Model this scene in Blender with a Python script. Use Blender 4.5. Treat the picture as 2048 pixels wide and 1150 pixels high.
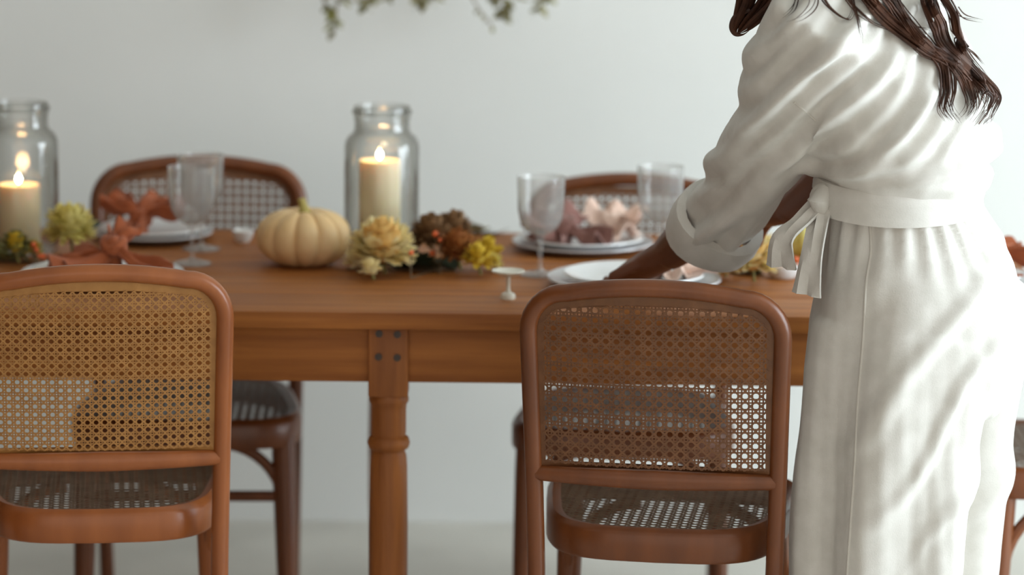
import bpy, bmesh, math, random
from mathutils import Vector, Matrix, noise
from mathutils.bvhtree import BVHTree
rnd = random.Random(7)
PI = math.pi
scene = bpy.context.scene
for o in list(bpy.data.objects): bpy.data.objects.remove(o)
COL = scene.collection

# ------------------------------------------------------------------ camera
F_PX, PITCH, ROLL, CAM_H = 6500.0, math.radians(9.8), math.radians(0.6), 1.73
R0 = Vector((1, 0, 0)); FW = Vector((0, math.cos(PITCH), -math.sin(PITCH))); U0 = Vector((0, math.sin(PITCH), math.cos(PITCH)))
CR = R0 * math.cos(ROLL) + U0 * math.sin(ROLL); CU = U0 * math.cos(ROLL) - R0 * math.sin(ROLL)
CAM = Vector((0, 0, CAM_H))
cd = bpy.data.cameras.new('camera'); cam = bpy.data.objects.new('camera', cd); COL.objects.link(cam)
cam.matrix_world = Matrix(((CR.x, CU.x, -FW.x, 0), (CR.y, CU.y, -FW.y, 0), (CR.z, CU.z, -FW.z, CAM_H), (0, 0, 0, 1)))
cd.sensor_width = 36; cd.lens = F_PX / 2048 * 36; cd.clip_end = 60
cd.dof.use_dof = True; cd.dof.focus_distance = 5.12; cd.dof.aperture_fstop = 2.0
scene.camera = cam

# ------------------------------------------------------------------ light
w = bpy.data.worlds.new('world'); scene.world = w; w.use_nodes = True
w.node_tree.nodes['Background'].inputs[0].default_value = (1.0, 0.89, 0.79, 1)
w.node_tree.nodes['Background'].inputs[1].default_value = 1.15
def area(name, loc, rot, sx, sy, watts, col):
    l = bpy.data.lights.new(name, 'AREA'); l.shape = 'RECTANGLE'; l.size = sx; l.size_y = sy; l.energy = watts; l.color = col
    o = bpy.data.objects.new(name, l); o.location = loc; o.rotation_euler = rot; COL.objects.link(o); return o
area('window_daylight', (3.96, 4.6, 1.35), (0, math.radians(90), 0), 2.3, 3.2, 310, (0.80, 0.91, 1.0))
vs = scene.view_settings
vs.view_transform = 'Standard'; vs.look = 'None'; vs.exposure = 0.0; vs.gamma = 1.0; vs.use_curve_mapping = False

# ------------------------------------------------------------------ pixel helpers (2048 x 1150 frame)
def ray(px, py): return (FW + CR * ((px - 1024) / F_PX) - CU * ((py - 575) / F_PX))
def on_z(px, py, z):
    d = ray(px, py); return CAM + d * ((z - CAM_H) / d.z)
def on_y(px, py, y):
    d = ray(px, py); return CAM + d * (y / d.y)

# ------------------------------------------------------------------ materials
MATS = {}
def srgb(r, g, b):
    f = lambda c: (c / 255 / 12.92) if c <= 10 else ((c / 255 + .055) / 1.055) ** 2.4
    return (f(r), f(g), f(b), 1)
def mat(name, c1, c2=None, scale=8, rough=.55, stretch=(1, 1, 1), bump=0, bscale=60, detail=4, sss=0, spec=.5, sheen=0, trans=0):
    m = bpy.data.materials.new(name); m.use_nodes = True; nt = m.node_tree; b = nt.nodes['Principled BSDF']
    c1 = srgb(*c1); c2 = srgb(*c2) if c2 else c1
    b.inputs['Roughness'].default_value = rough; b.inputs['Specular IOR Level'].default_value = spec
    tc = nt.nodes.new('ShaderNodeTexCoord'); mp = nt.nodes.new('ShaderNodeMapping'); mp.inputs['Scale'].default_value = stretch
    nt.links.new(tc.outputs['Object'], mp.inputs['Vector'])
    n = nt.nodes.new('ShaderNodeTexNoise'); n.inputs['Scale'].default_value = scale; n.inputs['Detail'].default_value = detail
    nt.links.new(mp.outputs[0], n.inputs['Vector'])
    cr = nt.nodes.new('ShaderNodeValToRGB'); cr.color_ramp.elements[0].position = .32; cr.color_ramp.elements[1].position = .68
    cr.color_ramp.elements[0].color = c1; cr.color_ramp.elements[1].color = c2
    nt.links.new(n.outputs[0], cr.inputs[0]); nt.links.new(cr.outputs[0], b.inputs['Base Color'])
    if bump:
        n2 = nt.nodes.new('ShaderNodeTexNoise'); n2.inputs['Scale'].default_value = bscale; n2.inputs['Detail'].default_value = 3
        nt.links.new(mp.outputs[0], n2.inputs['Vector'])
        bp = nt.nodes.new('ShaderNodeBump'); bp.inputs['Strength'].default_value = bump; bp.inputs['Distance'].default_value = .004
        nt.links.new(n2.outputs[0], bp.inputs['Height']); nt.links.new(bp.outputs[0], b.inputs['Normal'])
    if sss:
        b.inputs['Subsurface Weight'].default_value = sss; b.inputs['Subsurface Radius'].default_value = (.02, .012, .006); b.inputs['Subsurface Scale'].default_value = 1
    if sheen: b.inputs['Sheen Weight'].default_value = sheen
    if trans:
        out = nt.nodes['Material Output']; tr = nt.nodes.new('ShaderNodeBsdfTranslucent'); mx = nt.nodes.new('ShaderNodeMixShader')
        mx.inputs[0].default_value = trans; nt.links.new(cr.outputs[0], tr.inputs[0])
        nt.links.new(b.outputs[0], mx.inputs[1]); nt.links.new(tr.outputs[0], mx.inputs[2]); nt.links.new(mx.outputs[0], out.inputs[0])
    MATS[name] = m; return m
def glass(name, tint, edge, gloss=.06, frost=0):
    # clear glass: see-through body, Fresnel reflection, darker where the wall is seen edge-on (longer path through it)
    m = bpy.data.materials.new(name); m.use_nodes = True; nt = m.node_tree; nt.nodes.clear()
    out = nt.nodes.new('ShaderNodeOutputMaterial'); tr = nt.nodes.new('ShaderNodeBsdfTransparent'); gl = nt.nodes.new('ShaderNodeBsdfGlossy')
    gl.inputs['Roughness'].default_value = gloss
    lw = nt.nodes.new('ShaderNodeLayerWeight'); lw.inputs[0].default_value = .5
    mr = nt.nodes.new('ShaderNodeMix'); mr.data_type = 'RGBA'
    mr.inputs[6].default_value = (*tint, 1); mr.inputs[7].default_value = (*edge, 1)
    nt.links.new(lw.outputs['Facing'], mr.inputs[0]); nt.links.new(mr.outputs[2], tr.inputs[0])
    pw = nt.nodes.new('ShaderNodeMath'); pw.operation = 'POWER'; pw.inputs[1].default_value = 4.0; nt.links.new(lw.outputs['Facing'], pw.inputs[0])
    fr = nt.nodes.new('ShaderNodeMath'); fr.operation = 'MULTIPLY_ADD'; fr.inputs[1].default_value = .8; fr.inputs[2].default_value = .045; nt.links.new(pw.outputs[0], fr.inputs[0])
    mx = nt.nodes.new('ShaderNodeMixShader'); nt.links.new(fr.outputs[0], mx.inputs[0]); nt.links.new(tr.outputs[0], mx.inputs[1]); nt.links.new(gl.outputs[0], mx.inputs[2])
    last = mx
    if frost:
        df = nt.nodes.new('ShaderNodeBsdfDiffuse'); df.inputs[0].default_value = (.8, .8, .78, 1)
        m2 = nt.nodes.new('ShaderNodeMixShader'); m2.inputs[0].default_value = frost
        nt.links.new(mx.outputs[0], m2.inputs[1]); nt.links.new(df.outputs[0], m2.inputs[2]); last = m2
    nt.links.new(last.outputs[0], out.inputs[0]); MATS[name] = m; return m
def emit(name, col, s):
    m = bpy.data.materials.new(name); m.use_nodes = True; b = m.node_tree.nodes['Principled BSDF']
    b.inputs['Base Color'].default_value = (0, 0, 0, 1); b.inputs['Emission Color'].default_value = (*col, 1); b.inputs['Emission Strength'].default_value = s
    MATS[name] = m; return m

mat('wall', (222, 223, 219), (229, 229, 225), scale=1.6, rough=.9, bump=.12, bscale=40)
mat('floor', (196, 192, 183), (214, 210, 201), scale=3, rough=.6, bump=.15, bscale=25)
mat('ceiling', (225, 225, 220), rough=.95)
mat('unseen_dark_wall', (74, 50, 34), (96, 68, 46), scale=4, rough=.7, stretch=(9, 9, .6))  # invented dark finish for the unseen left wall, cuts the fill light
mat('table_wood', (134, 76, 28), (168, 104, 46), scale=5, rough=.55, spec=.3, stretch=(.5, 9, 9), bump=.2, bscale=30)
mat('table_leg_wood', (132, 76, 32), (164, 100, 46), scale=6, rough=.5, spec=.35, stretch=(7, 7, .6), bump=.2, bscale=30)
mat('bentwood', (138, 76, 36), (160, 92, 46), scale=7, rough=.32, stretch=(3, 3, .7))
mat('bentwood_shaded', (98, 52, 23), (120, 66, 30), scale=7, rough=.34, stretch=(3, 3, .7))  # bentwood darkened: the chair's shade is put into the colour
mat('cane_honey', (152, 104, 50), (172, 122, 64), scale=40, rough=.5)
mat('cane_shaded', (98, 60, 31), (116, 74, 41), scale=40, rough=.5)  # darker cane, with that chair's shade mixed into its colour
mat('seat_cane', (104, 84, 66), (126, 104, 84), scale=40, rough=.45)
mat('bolt', (52, 36, 24), rough=.4)
mat('linen', (204, 201, 194), (214, 211, 205), scale=30, rough=.85, bump=.10, bscale=420, sheen=.15)
mat('linen_seam', (204, 200, 192), rough=.85)
mat('skin', (98, 56, 37), (110, 64, 43), scale=14, rough=.5, sss=.06)
mat('lip', (120, 62, 52), rough=.4)
mat('eye', (236, 232, 226), rough=.2)
mat('iris', (40, 24, 16), rough=.2)
mat('hair', (44, 26, 18), (84, 52, 36), scale=30, rough=.55, spec=.25)
mat('shoe', (150, 112, 80), rough=.5)
mat('pumpkin', (218, 180, 126), (230, 200, 152), scale=9, rough=.5, sss=.1)
mat('pumpkin_stem', (150, 140, 70), (176, 160, 90), scale=30, rough=.7)
mat('petal_cream', (244, 226, 164), (250, 238, 194), scale=30, rough=.7, trans=.25)
mat('petal_heart', (236, 194, 116), (244, 212, 140), scale=30, rough=.7, trans=.25)
mat('petal_yellow', (226, 212, 120), (240, 230, 160), scale=30, rough=.7, trans=.25)
mat('petal_gold', (206, 170, 40), (226, 196, 70), scale=30, rough=.7, trans=.2)
mat('bloom_brown', (122, 88, 56), (160, 122, 82), scale=30, rough=.8, trans=.15)
mat('bloom_rust', (158, 92, 44), (182, 122, 62), scale=30, rough=.8, trans=.15)
mat('leaf_dark', (52, 62, 44), (74, 84, 62), scale=20, rough=.6)
mat('leaf_olive', (116, 114, 62), (146, 140, 82), scale=20, rough=.6, trans=.15)
mat('leaf_dry', (132, 126, 92), (156, 148, 112), scale=20, rough=.7, trans=.2)
mat('twig', (116, 96, 70), rough=.7)
mat('berry', (236, 112, 60), rough=.35)
mat('wax', (238, 222, 184), (244, 230, 196), scale=6, rough=.45, sss=.35)
mat('wick', (40, 30, 24), rough=.9)
mat('china', (232, 232, 232), rough=.18)
mat('china_grey', (196, 194, 196), rough=.2)
mat('rust_linen', (150, 74, 34), (166, 86, 44), scale=40, rough=.85, bump=.3, bscale=400, sheen=.2)
mat('mauve_linen', (124, 82, 74), (142, 98, 88), scale=40, rough=.85, bump=.3, bscale=400, sheen=.2)
mat('blush_linen', (226, 192, 174), (234, 204, 188), scale=40, rough=.85, bump=.3, bscale=400, sheen=.2)
mat('silver', (222, 218, 204), rough=.25)
mat('window_frame', (226, 224, 218), rough=.5)
glass('jar_glass', (.975, .98, .975), (.66, .64, .60))
glass('goblet_glass', (.98, .98, .98), (.80, .79, .77), gloss=.12, frost=.11)
glass('window_glass', (.97, .98, .98), (.8, .82, .82))
emit('flame', (1.0, .62, .25), 16)
emit('flame_core', (1.0, .86, .6), 30)

# ------------------------------------------------------------------ mesh builder
class MB:
    def __init__(s): s.v = []; s.f = []
    def add(s, vs, fs):
        n = len(s.v); s.v += [tuple(v) for v in vs]; s.f += [tuple(i + n for i in f) for f in fs]
    def box(s, x0, x1, y0, y1, z0, z1, b=0):
        if b <= 0:
            s.add([(x, y, z) for z in (z0, z1) for y in (y0, y1) for x in (x0, x1)],
                  [(0, 2, 3, 1), (4, 5, 7, 6), (0, 1, 5, 4), (2, 6, 7, 3), (0, 4, 6, 2), (1, 3, 7, 5)]); return
        bm = bmesh.new(); bmesh.ops.create_cube(bm, size=1)
        for v in bm.verts: v.co = Vector(((x0 + x1) / 2 + v.co.x * (x1 - x0), (y0 + y1) / 2 + v.co.y * (y1 - y0), (z0 + z1) / 2 + v.co.z * (z1 - z0)))
        bmesh.ops.bevel(bm, geom=list(bm.edges), offset=b, segments=2, profile=.5, affect='EDGES')
        bm.verts.index_update(); s.add([v.co for v in bm.verts], [[v.index for v in f.verts] for f in bm.faces]); bm.free()
    def loft(s, rings, cap=True, closed=False):
        n = len(rings[0]); vs = [p for r in rings for p in r]; fs = []
        m = len(rings)
        for i in range(m if closed else m - 1):
            a, b = i * n, ((i + 1) % m) * n
            for j in range(n): fs.append((a + j, a + (j + 1) % n, b + (j + 1) % n, b + j))
        if cap and not closed: fs += [tuple(range(n))[::-1], tuple(range((m - 1) * n, m * n))]
        s.add(vs, fs)
    def tube(s, path, rad, n=10, cap=True, closed=False, flat=None, up=None):
        path = [Vector(p) for p in path]; m = len(path); rings = []; prev = None
        for i, p in enumerate(path):
            if closed: t = path[(i + 1) % m] - path[i - 1]
            else: t = path[min(i + 1, m - 1)] - path[max(i - 1, 0)]
            t = t.normalized() if t.length > 1e-9 else Vector((0, 0, 1))
            if up is not None: a = t.cross(Vector(up)).normalized()
            elif prev is None:
                q = Vector((0, 0, 1)) if abs(t.z) < .9 else Vector((1, 0, 0)); a = t.cross(q).normalized()
            else:
                a = prev - t * prev.dot(t); a = a.normalized() if a.length > 1e-6 else t.orthogonal().normalized()
            prev = a; b = t.cross(a)
            r = rad[i] if isinstance(rad, (list, tuple)) else rad
            ra, rb = (r if isinstance(r, (list, tuple)) else (r, r))
            rings.append([p + a * (math.cos(2 * PI * k / n) * ra) + b * (math.sin(2 * PI * k / n) * rb) for k in range(n)])
        s.loft(rings, cap, closed)
    def lathe(s, prof, c=(0, 0, 0), n=32, cap=True, fn=None):
        rings = []
        for (r, z) in prof:
            ring = []
            for k in range(n):
                a = 2 * PI * k / n; rr = r * (fn(a, z) if fn else 1)
                ring.append(Vector((c[0] + math.cos(a) * rr, c[1] + math.sin(a) * rr, c[2] + z)))
            rings.append(ring)
        s.loft(rings, cap)
    def ball(s, c, r, n=12, m=8):
        rings = []
        r = r if isinstance(r, (list, tuple)) else (r, r, r)
        for i in range(m + 1):
            t = PI * (.02 + .96 * i / m)
            rings.append([Vector((c[0] + r[0] * math.sin(t) * math.cos(2 * PI * k / n), c[1] + r[1] * math.sin(t) * math.sin(2 * PI * k / n), c[2] - r[2] * math.cos(t))) for k in range(n)])
        s.loft(rings)
    def mesh(s, name, smooth=True):
        me = bpy.data.meshes.new(name); me.from_pydata(s.v, [], s.f); me.update()
        bm = bmesh.new(); bm.from_mesh(me); bmesh.ops.recalc_face_normals(bm, faces=bm.faces); bm.to_mesh(me); bm.free()
        if smooth:
            me.polygons.foreach_set('use_smooth', [True] * len(me.polygons))
            try: me.set_sharp_from_angle(angle=math.radians(42))
            except Exception: pass
        return me
    def build(s, name, m, parent=None, smooth=True, loc=None):
        return link(name, s.mesh(name, smooth), m, parent, loc)
def link(name, me, m, parent=None, loc=None):
    o = bpy.data.objects.new(name, me); COL.objects.link(o)
    if not me.materials: me.materials.append(MATS[m])
    if parent: o.parent = parent
    if loc is not None: o.location = loc
    return o
def thing(name, label, cat, loc=(0, 0, 0), rz=0, group=None):
    o = bpy.data.objects.new(name, None); COL.objects.link(o); o.location = loc; o.rotation_euler = (0, 0, rz); o.empty_display_size = .1
    return tag(o, label, cat, group)
def tag(o, label, cat, group=None):
    o['label'] = label; o['category'] = cat
    if group: o['group'] = group
    return o
def struct(o): o['kind'] = 'structure'; return o
def voxel(mb, size, smooth=4, name='t', factor=.5):
    me = mb.mesh(name, False); o = bpy.data.objects.new('tmp', me); COL.objects.link(o)
    m = o.modifiers.new('r', 'REMESH'); m.mode = 'VOXEL'; m.voxel_size = size
    if smooth:
        k = o.modifiers.new('s', 'SMOOTH'); k.iterations = smooth; k.factor = factor
    dg = bpy.context.evaluated_depsgraph_get(); ev = o.evaluated_get(dg)
    out = bpy.data.meshes.new_from_object(ev); out.name = name
    bpy.data.objects.remove(o); bpy.data.meshes.remove(me)
    out.polygons.foreach_set('use_smooth', [True] * len(out.polygons)); out.materials.clear()
    return out
def displace(me, fn):
    me.update(); ns = [v.normal.copy() for v in me.vertices]
    for v, n in zip(me.vertices, ns):
        d = fn(v.co, n)
        v.co = v.co + (n * d if not isinstance(d, Vector) else d)
    me.update()
def nz(p, s=1.0, o=0): return noise.noise(Vector((p[0] * s + o, p[1] * s, p[2] * s)))
def smoothstep(a, b, x):
    t = max(0, min(1, (x - a) / (b - a))); return t * t * (3 - 2 * t)
def lerp(a, b, t): return a + (b - a) * t
def spline(pts, k=8):
    pts = [Vector(p) for p in pts]; out = []
    for i in range(len(pts) - 1):
        p0, p1, p2, p3 = pts[max(i - 1, 0)], pts[i], pts[i + 1], pts[min(i + 2, len(pts) - 1)]
        for j in range(k):
            t = j / k
            out.append(.5 * ((2 * p1) + (p2 - p0) * t + (2 * p0 - 5 * p1 + 4 * p2 - p3) * t * t + (3 * p1 - p0 - 3 * p2 + p3) * t ** 3))
    out.append(pts[-1]); return out

# ------------------------------------------------------------------ the room
WALL_Y, TABLE_H = 6.97, .75
b = MB(); b.box(-2.7, 3.85, 0.2, WALL_Y + .1, -.1, 0); struct(b.build('floor', 'floor'))
b = MB(); b.box(-2.7, 3.85, WALL_Y, WALL_Y + .12, 0, 2.7); struct(b.build('wall_back', 'wall'))
b = MB(); b.box(-2.82, -2.7, 0.2, WALL_Y + .12, 0, 2.7); struct(b.build('wall_left', 'unseen_dark_wall'))  # out of view; its dark surface is made up to lower bounce
b = MB(); b.box(-2.82, 3.97, 0.2, WALL_Y + .12, 2.7, 2.8); struct(b.build('ceiling', 'ceiling'))
WY0, WY1, WZ0, WZ1 = 3.0, 6.2, .2, 2.5
b = MB()
b.box(3.85, 3.97, 0.2, WY0, 0, 2.7); b.box(3.85, 3.97, WY1, WALL_Y + .12, 0, 2.7)
b.box(3.85, 3.97, WY0, WY1, 0, WZ0); b.box(3.85, 3.97, WY0, WY1, WZ1, 2.7)
struct(b.build('wall_right', 'wall'))
win = struct(thing('window_1', '', '')); del win['label'], win['category']
b = MB()
b.box(3.87, 3.92, WY0, WY0 + .05, WZ0, WZ1); b.box(3.87, 3.92, WY1 - .05, WY1, WZ0, WZ1)
b.box(3.87, 3.92, WY0, WY1, WZ0, WZ0 + .05); b.box(3.87, 3.92, WY0, WY1, WZ1 - .05, WZ1)
for k in (1, 2): yy = WY0 + (WY1 - WY0) * k / 3; b.box(3.875, 3.915, yy - .025, yy + .025, WZ0, WZ1)
b.build('window_frame', 'window_frame', win, False)
for k in range(3):
    b = MB(); y0 = WY0 + (WY1 - WY0) * k / 3 + .025; b.box(3.89, 3.895, y0, y0 + (WY1 - WY0) / 3 - .05, WZ0 + .05, WZ1 - .05); b.build('pane', 'window_glass', win, False)

# ------------------------------------------------------------------ dining table
TY0, TY1, TX0, TX1 = 5.41, 6.31, -1.37, .95
tab = thing('dining_table', 'long brown wooden farmhouse table with turned legs, set for a meal', 'table', ((TX0 + TX1) / 2, (TY0 + TY1) / 2, 0))
HX, HY = (TX1 - TX0) / 2, (TY1 - TY0) / 2
npl = 5
for k in range(npl):
    b = MB(); y0 = -HY + 2 * HY * k / npl; y1 = y0 + 2 * HY / npl
    b.box(-HX, HX, y0 + .0006, y1 - .0006, .72, TABLE_H, .0035); b.build('plank', 'table_wood', tab)
for (x0, x1, y0, y1) in ((-HX + .14, HX - .14, -HY + .045, -HY + .07), (-HX + .14, HX - .14, HY - .07, HY - .045),
                         (-HX + .11, -HX + .135, -HY + .08, HY - .08), (HX - .135, HX - .11, -HY + .08, HY - .08)):
    b = MB(); b.box(x0, x1, y0, y1, .621, .7205, .002); b.build('apron', 'table_wood', tab)
def turned_leg(x, y, bolts):
    b = MB(); h = .034
    b.box(x - h, x + h, y - h, y + h, .597, .7205, .003)
    b.lathe([(.033, 0), (.028, .02), (.026, .05), (.0335, .22), (.034, .36), (.0325, .47), (.031, .490), (.0285, .496), (.0285, .499), (.0345, .503), (.037, .511), (.0365, .515), (.0345, .521), (.029, .525), (.0302, .53), (.0302, .57), (.031, .580), (.0345, .585), (.0345, .592), (.0315, .6)], (x, y, 0), 28)
    leg = b.build('leg', 'table_leg_wood', tab)
    for (dx, dz) in bolts:
        c = MB(); c.tube([(x + dx, y - h + .001, dz), (x + dx, y - h - .002, dz)], .0065, 8); c.build('bolt', 'bolt', leg)
bl = [(-.0155, .708), (.0155, .707), (-.0165, .668), (.0155, .667)]
for x in (-HX + .145, 0, HX - .145):
    turned_leg(x, -HY + .034 + .03, bl)
    turned_leg(x - (.035 if x == 0 else 0), HY - .064, [])

# ------------------------------------------------------------------ chairs
def clip_line(poly, p, d):
    t0, t1 = -9, 9
    n = len(poly)
    for i in range(n):
        a, c = poly[i], poly[(i + 1) % n]
        ex, ey = c[0] - a[0], c[1] - a[1]; nx, ny = ey, -ex          # outward for CCW
        den = nx * d[0] + ny * d[1]; num = nx * (a[0] - p[0]) + ny * (a[1] - p[1])
        if abs(den) < 1e-12:
            if num < 0: return None
        elif den > 0: t1 = min(t1, num / den)
        else: t0 = max(t0, num / den)
    return (t0, t1) if t1 - t0 > .004 else None
def cane(poly, pitch, P, segs, th=.0006, lay=.0007):
    """woven cane: pairs of uprights, pairs of cross strands and both diagonals, as thin ribbons on the surface P(u, v)"""
    b = MB(); us = [p[0] for p in poly]; vs_ = [p[1] for p in poly]
    u0, u1, v0, v1 = min(us), max(us), min(vs_), max(vs_); cu = (u0 + u1) / 2
    def strand(p, d, wd, off, ns):
        c = clip_line(poly, p, d)
        if not c: return
        L = math.hypot(*d); q = (-d[1] / L * wd / 2, d[0] / L * wd / 2); rings = []
        for i in range(ns + 1):
            t = lerp(c[0], c[1], i / ns); u, v = p[0] + d[0] * t, p[1] + d[1] * t
            rings.append([P(u - q[0], v - q[1], off - th), P(u + q[0], v + q[1], off - th), P(u + q[0], v + q[1], off + th), P(u - q[0], v - q[1], off + th)])
        b.loft(rings)
    nu = int((u1 - u0) / pitch / 2) + 1; nv = int((v1 - v0) / pitch) + 1
    for i in range(-nu, nu + 1):
        for s in (-.17, .17): strand((cu + (i + s) * pitch, v0), (0, 1), .15 * pitch, 0, 3)
    for j in range(nv + 1):
        for s in (-.17, .17): strand((cu, v0 + (j + s) * pitch), (1, 0), .15 * pitch, lay, segs)
    for k in range(-nu - nv - 2, nu + nv + 3):
        for sg in (1, -1): strand((cu + (k + .5) * pitch, v0), (1, sg), .17 * pitch, 2 * lay, segs)
    return b
CHAIR_TOP = .886
def yb(z): return -.195 - .085 * max(0, z - .44) / .42 - .035 * max(0, .44 - z) / .44
def bow(x): return -.020 * (1 - min(1, (x / .2) ** 2))
def make_chair(pitch, wood, cane_m, seat_m='seat_cane'):
    t = thing('dining_chair', '-', 'chair')
    r = .0135; zt = CHAIR_TOP - r; R = .062; W = .2
    half = [(.184 + .016 * k / 6, 0, 0 + (zt - R - .018) * k / 6) for k in range(7)]
    half = [(x, yb(z), z) for (x, _, z) in half]
    for k in range(1, 9):
        a = PI / 2 * k / 8; x = W - R + R * math.cos(a); z = zt - .018 - R + (R + .004) * math.sin(a); half.append((x, yb(z) + bow(x) * k / 8, z))
    for k in range(1, 8):
        x = (W - R) * (1 - k / 7); z = zt - .014 * (x / (W - R)) ** 2; half.append((x, yb(z) + bow(x), z))
    path = half + [(-x, y, z) for (x, y, z) in half[::-1][1:]]
    b = MB(); b.tube(path, [(.0140, .0145) for (x, y, z) in path], 12); b.build('back_frame', wood, t)
    # lower back rail
    b = MB(); rings = []
    for k in range(13):
        x = -.197 + .394 * k / 12; y = yb(.553) + bow(x) * 1.1; h = .017 - .004 * abs(x) / .2; rings.append([Vector((x, y + .012 * math.cos(a), .553 + h * math.sin(a))) for a in [2 * PI * q / 12 for q in range(12)]])
    b.loft(rings); b.build('back_rail', wood, t)
    # cane back
    def P(u, v, off): return Vector((u, yb(v) + bow(u) - off, v))
    hw = .178; zb = .572; ztop = zt - .03; rr = .035
    poly = [(-hw, zb), (hw, zb), (hw, ztop - rr - .01)]
    for k in range(1, 6): a = PI / 2 * k / 5; poly.append((hw - rr + rr * math.cos(a), ztop - .01 - rr + rr * math.sin(a)))
    poly += [(.06, ztop - .001), (-.06, ztop - .001)]
    for k in range(0, 5): a = PI / 2 + PI / 2 * k / 5; poly.append((-hw + rr + rr * math.cos(a), ztop - .01 - rr + rr * math.sin(a)))
    poly.append((-hw, ztop - rr - .01))
    c = cane(poly, pitch, P, 9).build('woven_cane_back', cane_m, t, False); c['kind'] = 'stuff'
    # solid cane edging between the open weave and the frame
    b = MB(); n = len(poly); outer = []
    for (u, v) in poly:
        outer.append((u * (W - .008) / hw, zb - .012 if v <= zb else v + .016 if abs(u) < hw - .001 else v))
    q = lambda pts, off: [P(u, v, off) for (u, v) in pts]
    ins = [((u * .985), v if v > zb else v + .003) for (u, v) in poly]
    b.loft([q(outer, -.001), q(outer, .001), q(ins, .001), q(ins, -.001)], closed=True); b.build('back_edging', cane_m, t, False)
    # seat: bent ring frame with cane
    def outline(inset, n=44):
        pts = []
        for k in range(n):
            a = 2 * PI * k / n; ca, sa = math.cos(a), math.sin(a); e = .46
            x = math.copysign(abs(ca) ** e, ca); y = math.copysign(abs(sa) ** e, sa)
            wx = .205 + .026 * y - inset; pts.append((x * wx, .018 + y * (.213 - inset) + (.012 * (1 - x * x) if y > .5 else -.012 * (1 - x * x) if y < -.5 else 0)))
        return pts
    ring = lambda pts, z: [Vector((x, y, z)) for (x, y) in pts]
    b = MB(); o0, o1, o2, i0 = outline(0), outline(.004), outline(.010), outline(.026)
    b.loft([ring(o1, .408), ring(o0, .414), ring(o0, .452), ring(o1, .459), ring(o2, .464), ring(outline(.020), .462), ring(i0, .457), ring(i0, .41)], closed=True)
    b.build('seat_frame', wood, t)
    ip = outline(.023)
    c = cane(ip, .0165, lambda u, v, off: Vector((u, v, .4575 + off)), 2, .0003, .0003).build('woven_cane_seat', seat_m, t, False); c['kind'] = 'stuff'
    for s in (-1, 1):
        b = MB(); b.tube([(s * .182, .182, .43), (s * .184, .186, .36), (s * .188, .192, .2), (s * .193, .205, 0)], [.0225, .0225, .020, .0145], 14); b.build('leg', wood, t)
        b = MB(); pts = [(s * .186, .185 - .14 * (1 - math.cos(a)) - .005, .27 + .14 * math.sin(a)) for a in [PI / 2 * k / 10 for k in range(11)]]
        b.tube(pts, .0105, 8); b.build('brace', wood, t)
        b = MB(); pts = [(s * (.182 - .12 * (1 - math.cos(a))), .19, .29 + .12 * math.sin(a)) for a in [PI / 2 * k / 10 for k in range(11)]]
        b.tube(pts, .0105, 8); b.build('brace', wood, t)
    return t
def copy_thing(src, label, loc, rz, group=None):
    c = src.copy(); COL.objects.link(c); c.location = loc; c.rotation_euler = (0, 0, rz); c['label'] = label
    if group: c['group'] = group
    for ch in src.children:
        d = ch.copy(); COL.objects.link(d); d.parent = c
        for g in ch.children:
            e = g.copy(); COL.objects.link(e); e.parent = d
    return c
GC = 'cane dining chairs around the table'
ch1 = make_chair(.0138, 'bentwood', 'cane_honey')
ch1.location = (-.690, 5.36, 0); ch1.rotation_euler = (0, 0, math.radians(7)); ch1['group'] = GC
ch1['label'] = 'orange-brown bentwood chair with fine honey-coloured cane back, by the table near the short candle'
ch2 = make_chair(.0168, 'bentwood_shaded', 'cane_shaded')
ch2.location = (.262, 5.27, 0); ch2.rotation_euler = (0, 0, math.radians(-8)); ch2['group'] = GC
ch2['label'] = 'brown bentwood chair with open cane back that the person in white reaches over'
p = on_y(407, 330, 6.36)
ch3 = copy_thing(ch2, 'brown cane-backed chair against the wall, behind the orange napkin and the pumpkin', (p.x, 6.09, 0), PI + math.radians(2), GC)
p = on_y(1247, 350, 6.36)
ch4 = copy_thing(ch2, 'brown cane-backed chair by the wall, behind the mauve napkin and two goblets', (p.x, 6.10, 0), PI - math.radians(3), GC)
ch4.scale = (.97, .97, .97)
b = MB(); b.tube([(-.186, .189, .31), (.186, .189, .31)], .0105, 8); b.build('stretcher', 'bentwood_shaded', ch3)
ch5 = copy_thing(ch2, 'dark brown cane-seated chair at the end of the table, behind the white trousers', (1.05, 5.74, 0), PI / 2, GC)

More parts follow.
